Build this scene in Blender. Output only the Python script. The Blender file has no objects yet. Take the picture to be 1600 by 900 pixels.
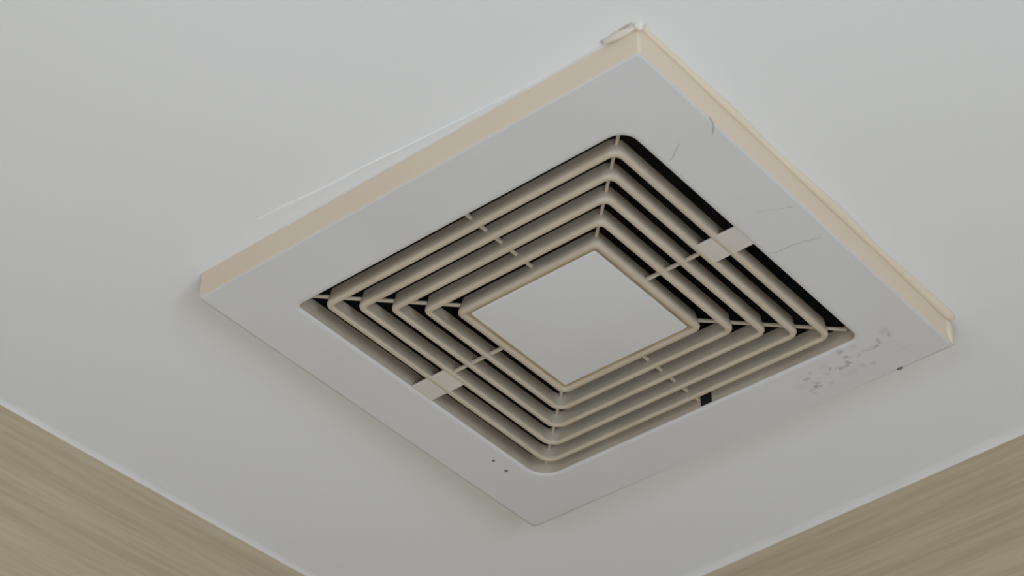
import bpy, bmesh, math, random
from mathutils import Vector, Matrix, noise
random.seed(7)
scene = bpy.context.scene
COL = scene.collection

# ------------------------------------------------------------------ frame of reference
# vent units: u across, v towards the camera's left, d = depth upward from the vent's face
S = 0.15            # one unit = half a vent side, in metres
AR = 1.0335         # the vent is a little longer along u
HC = 2.40           # ceiling height
T = 0.1158          # thickness of the vent plate in units
ZF = HC - T * S     # height of the vent's face


def W(u, v, d=0.0):
    """vent units -> world"""
    return Vector((u * AR * S, -v * S, ZF + d * S))


# ------------------------------------------------------------------ camera
cam_d = bpy.data.cameras.new('camera')
cam = bpy.data.objects.new('camera', cam_d)
COL.objects.link(cam)
scene.camera = cam
cam_d.sensor_width = 36.0
cam_d.lens = 3359.28 / 1600.0 * 36.0
cam_d.clip_start = 0.02
R_loc = [(0.77115071, -0.63642396, -0.01706223),
         (-0.39228943, -0.49610097, 0.77459204),
         (-0.50143352, -0.59063387, -0.63223101)]


def lw(a):
    return Vector((a[0], -a[1], -a[2]))


cx, cy, cz = lw(R_loc[0]).normalized(), -lw(R_loc[1]).normalized(), -lw(R_loc[2]).normalized()
cpos = Vector((3.92806434 * S, -5.02410394 * S, ZF - 5.04002702 * S))
M = Matrix(((cx.x, cy.x, cz.x, cpos.x), (cx.y, cy.y, cz.y, cpos.y), (cx.z, cy.z, cz.z, cpos.z), (0, 0, 0, 1)))
cam.matrix_world = M
cam_d.dof.use_dof = True
cam_d.dof.focus_distance = (cpos - W(0.1, 0.05)).length
cam_d.dof.aperture_fstop = 11.0

# ------------------------------------------------------------------ world, lights, exposure
scene.view_settings.view_transform = 'Standard'
scene.view_settings.look = 'None'
scene.view_settings.gamma = 1.0
scene.view_settings.exposure = 0.0
world = bpy.data.worlds.new('sky')
scene.world = world
world.use_nodes = True
bg = world.node_tree.nodes['Background']
bg.inputs['Color'].default_value = (0.80, 0.88, 1.0, 1)
bg.inputs['Strength'].default_value = 0.6


def area(name, loc, target, sx, sy, power, color):
    l = bpy.data.lights.new(name, 'AREA')
    l.shape = 'RECTANGLE'
    l.size, l.size_y = sx, sy
    l.energy = power
    l.color = color
    o = bpy.data.objects.new(name, l)
    COL.objects.link(o)
    o.location = loc
    o.rotation_euler = (Vector(target) - Vector(loc)).to_track_quat('-Z', 'Y').to_euler()
    return o


# room limits (metres): the two near walls hold the windows
XR, YN = 1.75, -1.95
area('window_light_near', (0.35, YN - 0.02, 1.40), (0.10, -0.80, 0.0), 1.25, 1.1, 20, (0.76, 0.87, 1.0))
area('window_light_side', (XR + 0.02, -0.75, 1.40), (-0.30, -0.8, 0.85), 0.8, 1.1, 23, (0.72, 0.85, 1.0))
area('added_fill_light', (0.42, -0.62, 1.52), (0.12, -0.22, HC), 0.34, 0.34, 2.3, (0.75, 0.89, 1.0))  # unseen fill light, added to brighten the ceiling and skirt around the vent


# ------------------------------------------------------------------ materials
def new_mat(name):
    m = bpy.data.materials.new(name)
    m.use_nodes = True
    nt = m.node_tree
    return m, nt, nt.nodes['Principled BSDF']


def mottled(name, c1, c2, scale=6.0, rough=0.5, bump=0.0, bscale=80.0, detail=3.0, spec=0.3):
    m, nt, p = new_mat(name)
    tc = nt.nodes.new('ShaderNodeTexCoord')
    n = nt.nodes.new('ShaderNodeTexNoise')
    n.inputs['Scale'].default_value = scale
    n.inputs['Detail'].default_value = detail
    nt.links.new(tc.outputs['Object'], n.inputs['Vector'])
    r = nt.nodes.new('ShaderNodeValToRGB')
    r.color_ramp.elements[0].position = 0.3
    r.color_ramp.elements[1].position = 0.7
    r.color_ramp.elements[0].color = (*c1, 1)
    r.color_ramp.elements[1].color = (*c2, 1)
    nt.links.new(n.outputs['Fac'], r.inputs['Fac'])
    nt.links.new(r.outputs['Color'], p.inputs['Base Color'])
    p.inputs['Roughness'].default_value = rough
    p.inputs['Specular IOR Level'].default_value = spec
    if bump:
        n2 = nt.nodes.new('ShaderNodeTexNoise')
        n2.inputs['Scale'].default_value = bscale
        nt.links.new(tc.outputs['Object'], n2.inputs['Vector'])
        b = nt.nodes.new('ShaderNodeBump')
        b.inputs['Strength'].default_value = bump
        b.inputs['Distance'].default_value = 0.001
        nt.links.new(n2.outputs['Fac'], b.inputs['Height'])
        nt.links.new(b.outputs['Normal'], p.inputs['Normal'])
    return m


M_ceiling = mottled('painted_ceiling', (0.71, 0.715, 0.71), (0.73, 0.735, 0.735), 2.2, 0.75, 0.05, 25.0)
M_plastic_side = mottled('yellowed_plastic', (0.69, 0.565, 0.44), (0.70, 0.585, 0.45), 14.0, 0.5, 0.0)
M_louver = mottled('dusty_cream_plastic', (0.45, 0.38, 0.29), (0.52, 0.44, 0.34), 30.0, 0.55, 0.15, 260.0)
M_bar = mottled('grey_cream_plastic', (0.55, 0.51, 0.455), (0.59, 0.55, 0.495), 30.0, 0.55)
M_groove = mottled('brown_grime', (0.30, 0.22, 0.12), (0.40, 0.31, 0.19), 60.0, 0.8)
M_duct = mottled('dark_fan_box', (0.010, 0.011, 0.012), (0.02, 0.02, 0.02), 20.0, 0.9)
M_seal = mottled('white_sealant', (0.61, 0.595, 0.575), (0.66, 0.645, 0.625), 30.0, 0.5, 0.2, 60.0)
M_seal_cream = mottled('cream_sealant', (0.66, 0.565, 0.44), (0.70, 0.615, 0.49), 18.0, 0.5, 0.2, 60.0)
M_seal_pale = mottled('pale_sealant', (0.62, 0.56, 0.47), (0.71, 0.66, 0.58), 40.0, 0.5, 0.2, 60.0)
M_seal_brown = mottled('brown_sealant', (0.40, 0.34, 0.27), (0.52, 0.46, 0.38), 90.0, 0.7)
M_dark = mottled('dark_fluff', (0.12, 0.115, 0.11), (0.2, 0.19, 0.18), 200.0, 0.9)
M_floor = mottled('floor_tile', (0.75, 0.60, 0.50), (0.80, 0.65, 0.55), 3.0, 0.4)
M_plain_wall = mottled('plain_wall', (0.62, 0.58, 0.54), (0.65, 0.61, 0.57), 3.0, 0.7)
M_white = mottled('white_frame', (0.75, 0.75, 0.74), (0.8, 0.8, 0.79), 5.0, 0.4)


def plate_material():
    """grey-white plastic with its own grime: dust clumps of fixed shape near the far right corner"""
    m, nt, p = new_mat('grey_white_plastic')
    L = nt.links
    tc = nt.nodes.new('ShaderNodeTexCoord')
    n = nt.nodes.new('ShaderNodeTexNoise')
    n.inputs['Scale'].default_value = 9.0
    n.inputs['Detail'].default_value = 2.0
    L.new(tc.outputs['Object'], n.inputs['Vector'])
    base = nt.nodes.new('ShaderNodeValToRGB')
    base.color_ramp.elements[0].position = 0.35
    base.color_ramp.elements[1].position = 0.65
    base.color_ramp.elements[0].color = (0.59, 0.585, 0.58, 1)
    base.color_ramp.elements[1].color = (0.61, 0.61, 0.61, 1)
    L.new(n.outputs['Fac'], base.inputs['Fac'])
    # warped coordinates make ragged clumps
    nz = nt.nodes.new('ShaderNodeTexNoise')
    nz.inputs['Scale'].default_value = 170.0
    nz.inputs['Detail'].default_value = 3.0
    L.new(tc.outputs['Object'], nz.inputs['Vector'])
    sub = nt.nodes.new('ShaderNodeVectorMath'); sub.operation = 'SUBTRACT'
    sub.inputs[1].default_value = (0.5, 0.5, 0.5)
    L.new(nz.outputs['Color'], sub.inputs[0])
    scl = nt.nodes.new('ShaderNodeVectorMath'); scl.operation = 'SCALE'
    scl.inputs['Scale'].default_value = 0.0075
    L.new(sub.outputs[0], scl.inputs[0])
    add = nt.nodes.new('ShaderNodeVectorMath'); add.operation = 'ADD'
    L.new(tc.outputs['Object'], add.inputs[0])
    L.new(scl.outputs[0], add.inputs[1])
    flat = nt.nodes.new('ShaderNodeVectorMath'); flat.operation = 'MULTIPLY'
    flat.inputs[1].default_value = (1, 1, 0)
    L.new(add.outputs[0], flat.inputs[0])
    spots = [(0.843, -0.757, 5.5, .38), (0.845, -0.780, 3.0, .7), (0.796, -0.787, 3.0, .8), (0.790, -0.800, 2.5, .7),
             (0.766, -0.815, 3.0, .85), (0.745, -0.818, 2.5, .5), (0.715, -0.807, 3.0, .3), (0.730, -0.812, 2.5, .5),
             (0.644, -0.760, 3.2, .75), (0.647, -0.803, 3.4, .95), (0.639, -0.842, 3.4, 1.0), (0.622, -0.852, 2.6, .9),
             (0.604, -0.855, 3.0, .95), (0.585, -0.842, 2.0, .5), (0.562, -0.832, 3.4, .65), (0.535, -0.838, 2.2, .4),
             (0.500, -0.850, 2.0, .3), (0.460, -0.834, 4.0, .75), (0.478, -0.880, 3.0, .8), (0.459, -0.896, 3.6, 1.0),
             (0.476, -0.905, 2.4, .8), (0.435, -0.905, 3.0, .55), (0.520, -0.905, 2.6, .35), (0.706, -0.903, 2.8, .5),
             (0.67, -0.890, 4.5, .28), (0.62, -0.895, 6.0, .22), (0.55, -0.80, 7.0, .15), (0.42, -0.86, 7.0, .18),
             (0.70, -0.77, 5.0, .22), (0.49, -0.80, 3.0, .3), (0.59, -0.90, 6.0, .2), (0.85, -0.90, 5.0, .15),
             (0.690, -0.825, 2.2, .3), (0.665, -0.815, 2.2, .35), (0.540, -0.85, 2.2, .35), (0.515, -0.86, 2.0, .35), (0.468, -0.86, 2.4, .5),
             (0.50, -0.93, 2.0, .3), (0.54, -0.93, 1.8, .25), (0.445, -0.80, 2.6, .35), (0.437, -0.93, 2.4, .4), (0.58, -0.87, 1.8, .3)]
    cur = None
    for (u, v, r, a) in spots:
        d = nt.nodes.new('ShaderNodeVectorMath'); d.operation = 'DISTANCE'
        d.inputs[1].default_value = (u * AR * S, -v * S, 0)
        L.new(flat.outputs[0], d.inputs[0])
        mr = nt.nodes.new('ShaderNodeMapRange'); mr.interpolation_type = 'SMOOTHSTEP'
        mr.inputs['From Min'].default_value = r * 0.00082
        mr.inputs['From Max'].default_value = r * 0.00006
        mr.inputs['To Min'].default_value = 0.0
        mr.inputs['To Max'].default_value = a
        L.new(d.outputs['Value'], mr.inputs['Value'])
        if cur is None:
            cur = mr.outputs[0]
        else:
            mx = nt.nodes.new('ShaderNodeMath'); mx.operation = 'MAXIMUM'
            L.new(cur, mx.inputs[0]); L.new(mr.outputs[0], mx.inputs[1])
            cur = mx.outputs[0]
    mix = nt.nodes.new('ShaderNodeMix'); mix.data_type = 'RGBA'
    mul = nt.nodes.new('ShaderNodeMath'); mul.operation = 'MULTIPLY'
    mul.inputs[1].default_value = 0.6
    L.new(cur, mul.inputs[0])
    L.new(mul.outputs[0], mix.inputs['Factor'])
    L.new(base.outputs['Color'], mix.inputs['A'])
    mix.inputs['B'].default_value = (0.17, 0.165, 0.155, 1)
    L.new(mix.outputs['Result'], p.inputs['Base Color'])
    p.inputs['Roughness'].default_value = 0.48
    p.inputs['Specular IOR Level'].default_value = 0.3
    return m


M_plate = plate_material()


def wood_material(name, dark, light, seed):
    """pale laminate, grain running along the wall's own x axis"""
    m, nt, p = new_mat(name)
    L = nt.links
    tc = nt.nodes.new('ShaderNodeTexCoord')
    mp = nt.nodes.new('ShaderNodeMapping')
    mp.inputs['Scale'].default_value = (1.8, 1.0, 34.0)
    mp.inputs['Location'].default_value = (seed, 0, seed)
    L.new(tc.outputs['Object'], mp.inputs['Vector'])
    n = nt.nodes.new('ShaderNodeTexNoise')
    n.inputs['Scale'].default_value = 2.4
    n.inputs['Detail'].default_value = 5.0
    n.inputs['Distortion'].default_value = 0.6
    L.new(mp.outputs[0], n.inputs['Vector'])
    mp2 = nt.nodes.new('ShaderNodeMapping')
    mp2.inputs['Scale'].default_value = (5.0, 1.0, 110.0)
    L.new(tc.outputs['Object'], mp2.inputs['Vector'])
    n2 = nt.nodes.new('ShaderNodeTexNoise')
    n2.inputs['Scale'].default_value = 3.0
    n2.inputs['Detail'].default_value = 3.0
    L.new(mp2.outputs[0], n2.inputs['Vector'])
    mx = nt.nodes.new('ShaderNodeMix'); mx.data_type = 'FLOAT'
    mx.inputs['Factor'].default_value = 0.45
    L.new(n.outputs['Fac'], mx.inputs['A'])
    L.new(n2.outputs['Fac'], mx.inputs['B'])
    r = nt.nodes.new('ShaderNodeValToRGB')
    r.color_ramp.elements[0].position = 0.40
    r.color_ramp.elements[1].position = 0.60
    r.color_ramp.elements[0].color = (*dark, 1)
    r.color_ramp.elements[1].color = (*light, 1)
    L.new(mx.outputs['Result'], r.inputs['Fac'])
    L.new(r.outputs['Color'], p.inputs['Base Color'])
    p.inputs['Roughness'].default_value = 0.55
    p.inputs['Specular IOR Level'].default_value = 0.25
    return m


M_wood = wood_material('pale_oak_laminate', (0.41, 0.325, 0.215), (0.48, 0.39, 0.268), 3.1)


# ------------------------------------------------------------------ mesh helpers
def link(name, bm, mat, parent=None, origin=None, smooth=False, angle=0.6):
    bmesh.ops.recalc_face_normals(bm, faces=bm.faces[:])
    me = bpy.data.meshes.new(name)
    o = bpy.data.objects.new(name, me)
    org = Vector(origin) if origin is not None else (Vector(parent.location) if parent else Vector((0, 0, 0)))
    bmesh.ops.translate(bm, verts=bm.verts[:], vec=-org)
    bm.to_mesh(me)
    bm.free()
    me.materials.append(mat)
    if smooth:
        for f in me.polygons:
            f.use_smooth = True
        try:
            me.set_sharp_from_angle(angle=angle)
        except Exception:
            pass
    COL.objects.link(o)
    if parent:
        o.parent = parent          # parents sit unrotated at their location
    else:
        o.location = org
    return o


def loop_pts(h, r, k=7, stops=None):
    """rounded rectangle. h: half side or (half u, half v). r: corner radius or four radii
    (near, left, far, right corner). always the same count of points.
    stops: u positions of extra points on the far side (v = -h)"""
    hu, hv = h if isinstance(h, tuple) else (h, h)
    rr = r if isinstance(r, (tuple, list)) else (r, r, r, r)
    pts = []
    for (sx, sy, a0), q in zip(((1, 1, 0), (-1, 1, 90), (-1, -1, 180), (1, -1, 270)), rr):
        q = max(min(q, hu * 0.95), 1e-4)
        c = (sx * (hu - q), sy * (hv - q))
        for i in range(k + 1):
            a = math.radians(a0 + 90.0 * i / k)
            pts.append((c[0] + q * math.cos(a), c[1] + q * math.sin(a)))
        if a0 == 180 and stops:
            for s in stops:
                pts.append((s, -hv))
    return pts


def loft(bm, loops, closed=False, skip=None):
    """loops: list of (half, radius, depth); returns nothing. skip(j, i) leaves a face out"""
    rows = []
    for (pts, d) in loops:
        rows.append([bm.verts.new(W(x, y, d)) for x, y in pts])
    n = len(rows[0])
    m = len(rows)
    rng = range(m) if closed else range(m - 1)
    for j in rng:
        a, b = rows[j], rows[(j + 1) % m]
        for i in range(n):
            if skip and skip(j, i):
                continue
            i2 = (i + 1) % n
            bm.faces.new((a[i], a[i2], b[i2], b[i]))
    return rows


def box_uv(bm, u0, u1, v0, v1, d0, d1):
    vs = [bm.verts.new(W(u, v, d)) for d in (d0, d1) for (u, v) in ((u0, v0), (u1, v0), (u1, v1), (u0, v1))]
    for f in ((0, 1, 2, 3), (4, 5, 6, 7), (0, 1, 5, 4), (1, 2, 6, 5), (2, 3, 7, 6), (3, 0, 4, 7)):
        bm.faces.new([vs[i] for i in f])


def bar_between(bm, p0, p1, w, d0, d1):
    """bar from p0 to p1 in the u,v plane, width w"""
    a, b = Vector(p0), Vector(p1)
    t = (b - a).normalized()
    nrm = Vector((-t.y, t.x)) * (w / 2)
    q = [a + nrm, b + nrm, b - nrm, a - nrm]
    vs = [bm.verts.new(W(x, y, d)) for d in (d0, d1) for (x, y) in q]
    for f in ((0, 1, 2, 3), (4, 5, 6, 7), (0, 1, 5, 4), (1, 2, 6, 5), (2, 3, 7, 6), (3, 0, 4, 7)):
        bm.faces.new([vs[i] for i in f])


def bevel_all(bm, off, seg=2):
    bmesh.ops.recalc_face_normals(bm, faces=bm.faces[:])
    bmesh.ops.bevel(bm, geom=bm.edges[:], offset=off, segments=seg, affect='EDGES', profile=0.5)


def tube(bm, pts, rad, seg=6, flat=1.0):
    """tube through world points; rad may be a list. flattened along z by 'flat'"""
    rings = []
    n = len(pts)
    for i, p in enumerate(pts):
        t = (pts[min(i + 1, n - 1)] - pts[max(i - 1, 0)]).normalized()
        side = t.cross(Vector((0, 0, 1)))
        side = side.normalized() if side.length > 1e-6 else Vector((1, 0, 0))
        up = side.cross(t).normalized()
        r = rad[i] if isinstance(rad, (list, tuple)) else rad
        rings.append([bm.verts.new(p + side * (r * math.cos(2 * math.pi * k / seg)) + up * (r * flat * math.sin(2 * math.pi * k / seg)))
                      for k in range(seg)])
    for a, b in zip(rings, rings[1:]):
        for k in range(seg):
            bm.faces.new((a[k], a[(k + 1) % seg], b[(k + 1) % seg], b[k]))
    bm.faces.new(rings[0][::-1])
    bm.faces.new(rings[-1])


def struct(o):
    o['kind'] = 'structure'
    return o


# ------------------------------------------------------------------ room shell
def wall_line(name, p, q, ext0, ext1, outward, mat):
    """upright wall whose inner face passes through p,q (world xy at the ceiling)"""
    p, q = Vector(p), Vector(q)
    t = (q - p).normalized()
    a, b = p - t * ext0, q + t * ext1
    nrm = Vector((-t.y, t.x))
    if nrm.dot(Vector(outward)) < 0:
        nrm = -nrm
    th = 0.08
    bm = bmesh.new()
    L = (b - a).length
    # local: x along the wall, y outward, z up
    sgn = 1 if Vector((t.x, t.y, 0)).cross(Vector((nrm.x, nrm.y, 0))).z > 0 else -1
    co = [(x, y * sgn, z) for z in (0, HC) for (x, y) in ((0, 0), (L, 0), (L, th), (0, th))]
    vs = [bm.verts.new(c) for c in co]
    for f in ((0, 1, 2, 3), (4, 5, 6, 7), (0, 1, 5, 4), (1, 2, 6, 5), (2, 3, 7, 6), (3, 0, 4, 7)):
        bm.faces.new([vs[i] for i in f])
    o = link(name, bm, mat)
    o.location = (a.x, a.y, 0)
    o.rotation_euler = (0, 0, math.atan2(t.y, t.x))
    struct(o)
    return a, b, t, nrm


def uvxy(u, v):
    w = W(u, v)
    return (w.x, w.y)


# inner faces found from the photo's two ceiling lines
LWa, LWb = uvxy(-2.190, 0.938), uvxy(-2.123, -0.822)
RWa, RWb = uvxy(-0.799, -1.882), uvxy(0.870, -1.793)


def isect(p, q, r, s):
    p, q, r, s = map(Vector, (p, q, r, s))
    d1, d2 = q - p, s - r
    k = ((r - p).x * d2.y - (r - p).y * d2.x) / (d1.x * d2.y - d1.y * d2.x)
    return p + d1 * k


corner = isect(LWa, LWb, RWa, RWb)
tl = (Vector(LWa) - Vector(LWb)).normalized()
tr = (Vector(RWb) - Vector(RWa)).normalized()
lenL = (corner.y - YN) / -tl.y
lenR = (XR - corner.x) / tr.x
endL = corner + tl * lenL
endR = corner + tr * lenR
wall_line('wall_left', corner, endL, 0, 0, (-1, 0), M_wood)
wall_line('wall_back', corner, endR, 0.0, 0, (0, 1), M_wood)


def wall_with_opening(name, a, b, outward, x0, x1, z0, z1):
    """plain wall from a to b with a window opening; returns its object"""
    a, b = Vector(a), Vector(b)
    t = (b - a).normalized()
    L = (b - a).length
    n = Vector(outward)
    bm = bmesh.new()
    for (s0, s1, h0, h1) in ((0, x0, 0, HC), (x1, L, 0, HC), (x0, x1, 0, z0), (x0, x1, z1, HC)):
        co = [(a + t * s + n * y) for (s, y) in ((s0, 0), (s1, 0), (s1, .1), (s0, .1))]
        vs = [bm.verts.new((c.x, c.y, z)) for z in (h0, h1) for c in co]
        for f in ((0, 1, 2, 3), (4, 5, 6, 7), (0, 1, 5, 4), (1, 2, 6, 5), (2, 3, 7, 6), (3, 0, 4, 7)):
            bm.faces.new([vs[i] for i in f])
    struct(link(name, bm, M_plain_wall))
    bm = bmesh.new()
    fw = 0.045
    for (s0, s1, h0, h1) in ((x0, x0 + fw, z0, z1), (x1 - fw, x1, z0, z1), (x0 + fw, x1 - fw, z0, z0 + fw), (x0 + fw, x1 - fw, z1 - fw, z1)):
        co = [(a + t * s + n * y) for (s, y) in ((s0, .0), (s1, .0), (s1, .05), (s0, .05))]
        vs = [bm.verts.new((c.x, c.y, z)) for z in (h0, h1) for c in co]
        for f in ((0, 1, 2, 3), (4, 5, 6, 7), (0, 1, 5, 4), (1, 2, 6, 5), (2, 3, 7, 6), (3, 0, 4, 7)):
            bm.faces.new([vs[i] for i in f])
    struct(link('window_1' if name == 'wall_near' else 'window_2', bm, M_white))


SW = Vector((endL.x, YN))
SE = Vector((XR, YN))
wall_with_opening('wall_near', SW, SE, (0, -1), 0.35, 1.75, 0.75, 2.0)
NE = Vector((XR, endR.y))
wall_with_opening('wall_right', SE, NE, (1, 0), 0.75, 1.65, 0.75, 2.0)

# floor
bm = bmesh.new()
pts = [corner, endR, SE, SW]
vs = [bm.verts.new((p.x, p.y, z)) for z in (-0.05, 0.0) for p in pts]
for f in ((0, 1, 2, 3), (4, 5, 6, 7), (0, 1, 5, 4), (1, 2, 6, 5), (2, 3, 7, 6), (3, 0, 4, 7)):
    bm.faces.new([vs[i] for i in f])
struct(link('floor', bm, M_floor))

# ceiling with the square hole the fan box sits in
bm = bmesh.new()
hh = 0.80
hole = [W(-hh, -hh), W(hh, -hh), W(hh, hh), W(-hh, hh)]
rim = [(corner.x - .05, corner.y + .05), (XR + .05, endR.y + .05), (XR + .05, YN - .05), (SW.x - .05, YN - .05)]
lo_o = [bm.verts.new((x, y, HC)) for x, y in rim]
lo_i = [bm.verts.new((p.x, p.y, HC)) for p in hole]
up_o = [bm.verts.new((x, y, HC + .03)) for x, y in rim]
up_i = [bm.verts.new((p.x, p.y, HC + .03)) for p in hole]
for i in range(4):
    j = (i + 1) % 4
    bm.faces.new((lo_o[i], lo_o[j], lo_i[j], lo_i[i]))
    bm.faces.new((up_o[i], up_o[j], up_i[j], up_i[i]))
    bm.faces.new((lo_i[i], lo_i[j], up_i[j], up_i[i]))
    bm.faces.new((lo_o[i], lo_o[j], up_o[j], up_o[i]))
struct(link('ceiling', bm, M_ceiling))


def cornice(name, a, b, inward, w, h):
    """rounded sealant bead in the corner between wall and ceiling"""
    a, b, n = Vector(a), Vector(b), Vector(inward).normalized()
    N = 70
    bm = bmesh.new()
    rows = []
    for i in range(N + 1):
        p = a.lerp(b, i / N)
        k = 1 + 0.14 * noise.noise(Vector((p.x * 9, p.y * 9, 3.0)))
        prof = []
        for j in range(7):
            ang = math.radians(90 * j / 6)
            # concave-free, slightly bulging fillet
            y = w * k * (1 - math.sin(ang) ** 1.5)
            z = h * k * (1 - math.cos(ang) ** 1.5)
            prof.append((y, z))
        row = [bm.verts.new((p.x + n.x * y, p.y + n.y * y, HC - z)) for y, z in prof]
        row.append(bm.verts.new((p.x - n.x * .004, p.y - n.y * .004, HC + .002)))
        rows.append(row)
    for r0, r1 in zip(rows, rows[1:]):
        for j in range(8):
            bm.faces.new((r0[j], r0[(j + 1) % 8], r1[(j + 1) % 8], r1[j]))
    bm.faces.new(rows[0]); bm.faces.new(rows[-1])
    struct(link(name, bm, M_seal, smooth=True))


inL = Vector((-tl.y, tl.x)); inL = inL if inL.x > 0 else -inL
inR = Vector((-tr.y, tr.x)); inR = inR if inR.y < 0 else -inR
cornice('trim_1', corner, endL, inL, 0.0042, 0.0028)
cornice('trim_2', corner, endR, inR, 0.0056, 0.0040)

# ------------------------------------------------------------------ the vent
vent = bpy.data.objects.new('ceiling_vent', None)
COL.objects.link(vent)
vent.location = (0, 0, HC)
vent['label'] = 'square white plastic ceiling exhaust vent with concentric cream louvers and yellowed sides'
vent['category'] = 'ceiling vent'

STOPS = [-0.2, 0.036, 0.088, 0.3]
K = 8
nst = len(STOPS)
# face plate: flat front, softly rounded lip, inner wall of the opening
bm = bmesh.new()


def lp(h, r):
    return loop_pts(h, r, K, STOPS)




def op(e):
    return loop_pts((0.749 + e, 0.735 + e), (.070 + e, .032 + e, .092 + e, .042 + e), K, STOPS)


far_idx = 3 * (K + 1)      # stops follow the third corner
slot_i = far_idx + 1       # face between stop 0.036 and 0.088
rows = [(lp(0.975, 0.010), 0.012), (lp(0.994, 0.012), 0.005), (lp(0.9965, 0.014), 0.0015), (lp(0.9955, 0.016), 0.0),
        (lp(0.985, 0.02), 0.0), (op(0.020), 0.0), (op(0.0012), 0.0), (op(0.0), 0.0010), (op(0.0), 0.010)]
loft(bm, rows)
o = link('face_plate', bm, M_plate, vent, smooth=True, angle=0.9)
o['label'] = 'flat grey-white square face plate with smudges near one corner'
# cream wall of the opening, with the small latch slot on the far side
bm = bmesh.new()
loft(bm, [(op(0.0010), 0.0055), (op(-0.0010), 0.0065), (op(-0.001), 0.012), (op(-0.001), 0.070), (op(-0.001), 0.085)],
     skip=lambda j, i: (j in (1, 2, 3) and i == slot_i))
o = link('opening_rim', bm, M_louver, vent, smooth=True, angle=0.9)
o['label'] = 'cream inner wall of the square opening with a small black slot'
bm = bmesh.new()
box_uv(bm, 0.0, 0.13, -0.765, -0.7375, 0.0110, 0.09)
link('slot_shade_block', bm, M_duct, vent)['label'] = 'black block painted as the shade inside the small latch slot'  # solid near-black block, its colour stands in for shade inside the slot
# yellowed outer skirt between plate and ceiling
bm = bmesh.new()
loft(bm, [(lp(0.990, 0.012), 0.004), (lp(0.9965, 0.012), 0.0035), (lp(0.9988, 0.012), 0.005), (lp(0.9998, 0.012), 0.012), (lp(0.9998, 0.012), 0.10), (lp(1.003, 0.014), T + 0.002),
          (lp(0.96, 0.012), T + 0.002), (lp(0.96, 0.012), 0.012)], closed=True)
o = link('side_skirt', bm, M_plastic_side, vent, smooth=True, angle=0.7)
o['label'] = 'beige yellowed plastic side rim of the vent'

# concentric louver rings
outer = [0.674, 0.589, 0.503, 0.416]
rad = [0.042, 0.040, 0.038, 0.035]
for h, r in zip(outer, rad):
    bm = bmesh.new()
    t = 0.025
    prof = [(h - .001, r, 0.020), (h - .0005, r, 0.012), (h - .002, r, 0.006), (h - .005, r, 0.0022), (h - .010, r - .004, 0.0),
            (h - t + .005, r - .012, 0.0), (h - t + .0015, r - .014, 0.002), (h - t, r - .015, 0.007),
            (h - t + .003, r - .012, 0.020), (h - t + .006, r - .010, 0.040), (h - t + .009, r - .008, 0.074),
            (h - .009, r - .004, 0.074), (h - .005, r - .002, 0.040)]
    loft(bm, [(loop_pts(a, (b * 1.15, b * .85, b * 1.5, b), K), d) for a, b, d in prof], closed=True)
    link('louver_ring', bm, M_louver, vent, smooth=True, angle=0.8)
# inner frame that carries the blank centre panel
bm = bmesh.new()
prof = [(0.318, .030, .072), (0.325, .030, .030), (0.3285, .030, 0.014), (0.3265, .030, 0.005), (0.3215, .028, 0.0), (0.306, .018, 0.0), (0.302, .014, 0.003),
        (0.301, .012, 0.012), (0.296, 0.012, 0.020), (0.296, .012, 0.070)]
loft(bm, [(loop_pts(a, b, K), d) for a, b, d in prof], closed=True)
link('panel_frame', bm, M_louver, vent, smooth=True, angle=0.8)
bm = bmesh.new()
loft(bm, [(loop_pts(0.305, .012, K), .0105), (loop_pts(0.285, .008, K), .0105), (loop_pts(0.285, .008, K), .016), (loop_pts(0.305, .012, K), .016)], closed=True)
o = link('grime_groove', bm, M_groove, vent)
o['label'] = 'brown grimy groove around the centre panel'
bm = bmesh.new()
rws = loft(bm, [(loop_pts(0.288, .010, K), .05), (loop_pts(0.287, .010, K), 0.008), (loop_pts(0.2855, .008, K), 0.0065), (loop_pts(0.283, .006, K), 0.006)])
bm.faces.new(rws[-1])
bm.faces.new(rws[0][::-1])
o = link('center_panel', bm, M_plate, vent, smooth=True, angle=0.8)
o['label'] = 'plain grey-white square panel in the middle of the louvers'

# ribs along the diagonals
for sx in (-1, 1):
    for sy in (-1, 1):
        bm = bmesh.new()
        far = (sx, sy) == (-1, -1)
        bar_between(bm, (sx * .310, sy * .310), (sx * .714, sy * .714), 0.012, 0.040 if not far else 0.052, 0.052 if not far else 0.064)
        bevel_all(bm, 0.0003, 1)
        link('diagonal_rib', bm, M_louver, vent)
# thin ribs across the middle of each side; the wide crossbars cover two gaps on two sides
for (p0, p1, z0) in (((0.028, 0.315), (0.028, 0.737), 0.042), ((0.028, -0.315), (0.028, -0.737), 0.040),
                     ((0.315, 0.030), (0.575, 0.030), 0.010), ((-0.315, 0.040), (-0.575, 0.040), 0.012)):
    bm = bmesh.new()
    bar_between(bm, p0, p1, 0.012, z0, z0 + 0.014)
    bevel_all(bm, 0.0003, 1)
    link('cross_rib', bm, M_louver, vent)
for s in (1, -1):
    bm = bmesh.new()
    box_uv(bm, s * 0.566, s * 0.7500, -0.034, 0.084, 0.0008, 0.012)
    bevel_all(bm, 0.0005, 2)
    o = link('crossbar', bm, M_bar, vent)
    o['label'] = 'wide flat bar bridging the two outer louver gaps'

# dark fan box above
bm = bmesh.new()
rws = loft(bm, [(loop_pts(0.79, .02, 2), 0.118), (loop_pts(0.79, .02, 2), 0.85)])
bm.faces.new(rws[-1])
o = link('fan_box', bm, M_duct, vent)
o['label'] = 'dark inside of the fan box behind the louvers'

# sealant round the skirt: (name, points in vent units, radii, material)


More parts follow.
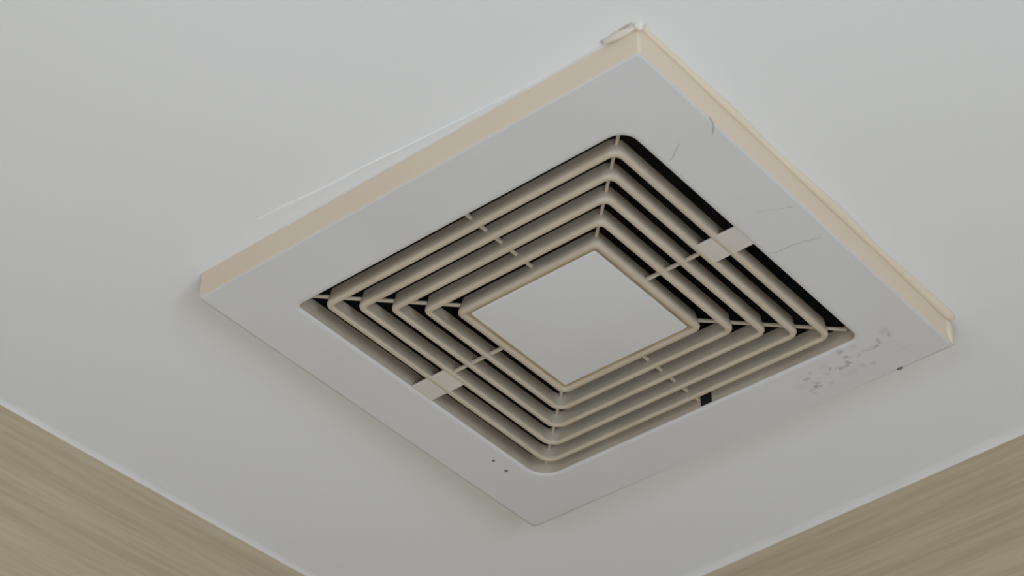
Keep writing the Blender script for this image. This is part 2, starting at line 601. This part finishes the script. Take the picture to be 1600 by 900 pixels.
def bead(name, p0, p1, n, off, r0, r1, amp, mat, d=T, flat=0.8, label=None, seed=0.0):
    pts, rr = [], []
    a, b = Vector(p0), Vector(p1)
    t = (b - a).normalized()
    nn = Vector((t.y, -t.x))
    if nn.dot(Vector((1, 1))) < 0:
        nn = -nn
    for i in range(n + 1):
        k = i / n
        q = a.lerp(b, k)
        nz = noise.noise(Vector((k * 9 + seed, seed, 0.3)))
        r = (r0 + (r1 - r0) * k) * (1 + amp * nz)
        q = q + nn * (off + r * 0.4)
        pts.append(W(q.x, q.y, d))
        rr.append(max(r, 0.001) * S)
    rr[0] *= .5
    rr[-1] *= .6
    bm_ = bmesh.new()
    tube(bm_, pts, rr, 8, flat)
    o_ = link(name, bm_, mat, vent, smooth=True, angle=1.2)
    if label:
        o_['label'] = label
    return o_


bead('sealant_bead', (1.0, 1.0), (1.0, -0.985), 60, 0.002, 0.014, 0.020, 0.35, M_seal_cream, label='uneven cream sealant bead along the skirt', seed=2.2)
bead('sealant_bead', (-0.60, 1.0), (0.90, 1.0), 50, 0.0, 0.008, 0.006, 0.3, M_seal, label='white painted sealant line above the skirt', seed=5.0)

# wedge of painted filler that leaves a fine ridge on the ceiling beside the skirt
bm = bmesh.new()
N = 50
rows = []
for i in range(N + 1):
    k = i / N
    u = -0.62 + 1.46 * k
    v1 = 1.100 - 0.108 * k + 0.004 * noise.noise(Vector((k * 7, 1.0, 0)))
    th = 0.0045 * math.sin(math.pi * min(1, k * 1.1 + .06)) ** .5 if k < .9 else 0.002
    v0 = 0.995
    w = max(v1 - v0, 0.006)
    rows.append([bm.verts.new(W(u, v0, T + .001)), bm.verts.new(W(u, v0, T - th * 0.25)), bm.verts.new(W(u, v0 + w * .8, T - th * .55)),
                 bm.verts.new(W(u, v0 + w * .93, T - th)), bm.verts.new(W(u, v0 + w, T + .001))])
for a, b in zip(rows, rows[1:]):
    for j in range(5):
        bm.faces.new((a[j], a[(j + 1) % 5], b[(j + 1) % 5], b[j]))
bm.faces.new(rows[0]); bm.faces.new(rows[-1])
o = link('filler_wedge', bm, M_ceiling, vent, smooth=True, angle=1.0)
o['label'] = 'thin painted filler ridge on the ceiling beside the skirt'


def lump(name, c, sz, mat, label, seed, d=T):
    bm_ = bmesh.new()
    bmesh.ops.create_icosphere(bm_, subdivisions=3, radius=1.0)
    for v_ in bm_.verts:
        k = 1 + 0.28 * noise.noise(v_.co * 1.7 + Vector((seed, 0, 0)))
        v_.co = v_.co * k
    cw = W(c[0], c[1], d)
    ang = math.radians(c[2]) if len(c) > 2 else 0
    for v_ in bm_.verts:
        x, y, z = v_.co.x * sz[0] * S, v_.co.y * sz[1] * S, v_.co.z * sz[2] * S
        v_.co = cw + Vector((x * math.cos(ang) - y * math.sin(ang), x * math.sin(ang) + y * math.cos(ang), z))
    o_ = link(name, bm_, mat, vent, smooth=True, angle=3.0)
    o_['label'] = label
    return o_


lump('sealant_lump', (0.935, 1.012, 4), (0.080, 0.014, 0.018), M_seal_pale, 'loose white sealant lump at the nearest corner of the skirt', 1.0)
lump('sealant_lump', (1.006, 1.004), (0.020, 0.020, 0.024), M_seal_pale, 'small white sealant blob right on the nearest corner', 4.0)
bead('sealant_edge_line', (0.86, 1.020), (0.995, 1.026), 14, 0.0, 0.004, 0.005, 0.5, M_seal_brown, label='darker brown edge of the loose sealant', seed=8.0)  # thin darker brown line along the edge of the loose sealant
lump('sealant_lump', (0.998, -0.978), (0.010, 0.030, 0.060), M_seal_cream, 'beige sealant lump at the right corner of the skirt', 7.0, d=T * 0.55)


# hairs, scratches and specks on the plate
def strand(name, pts, r, label):
    P = [W(u, v, -0.0012) for u, v in pts]
    Q = []
    for i in range(len(P) - 1):
        for k in range(4):
            Q.append(P[i].lerp(P[i + 1], k / 4))
    Q.append(P[-1])
    bm_ = bmesh.new()
    tube(bm_, Q, r, 5, 0.5)
    o_ = link(name, bm_, M_dark_soft, vent)
    o_['label'] = label
    return o_


M_dark_soft = mottled('grey_hair', (0.40, 0.40, 0.40), (0.48, 0.48, 0.48), 100.0, 0.8)
strand('hair', [(0.853, 0.564), (0.836, 0.556), (0.81, 0.535), (0.79, 0.520), (0.774, 0.515)], 0.00018, 'short grey hair stuck to the plate')
strand('hair', [(0.999, 0.605), (0.997, 0.588), (0.989, 0.566), (0.975, 0.548), (0.959, 0.530)], 0.00030, 'small curved hair at the plate edge')
strand('scratch', [(0.762, -0.104), (0.787, -0.120), (0.84, -0.122), (0.90, -0.132), (0.954, -0.149)], 0.00018, 'faint long scratch across the plate')
strand('scratch', [(0.848, 0.107), (0.88, 0.098), (0.91, 0.075), (0.97, 0.052)], 0.00010, 'very faint scratch across the plate')
for (u, v, r) in ((-0.817, -0.504, .0075), (-0.821, -0.592, .0085), (0.768, -0.994, .008)):
    bm = bmesh.new()
    bmesh.ops.create_icosphere(bm, subdivisions=2, radius=1.0)
    c = W(u, v, 0)
    for v_ in bm.verts:
        k = 1 + .3 * noise.noise(v_.co * 2 + Vector((u * 9, 0, 0)))
        v_.co = c + Vector((v_.co.x * r * S * k * (1.6 if u > 0 else 1), v_.co.y * r * S * k, v_.co.z * r * S * .4))
    link('speck', bm, M_dark, vent, smooth=True)
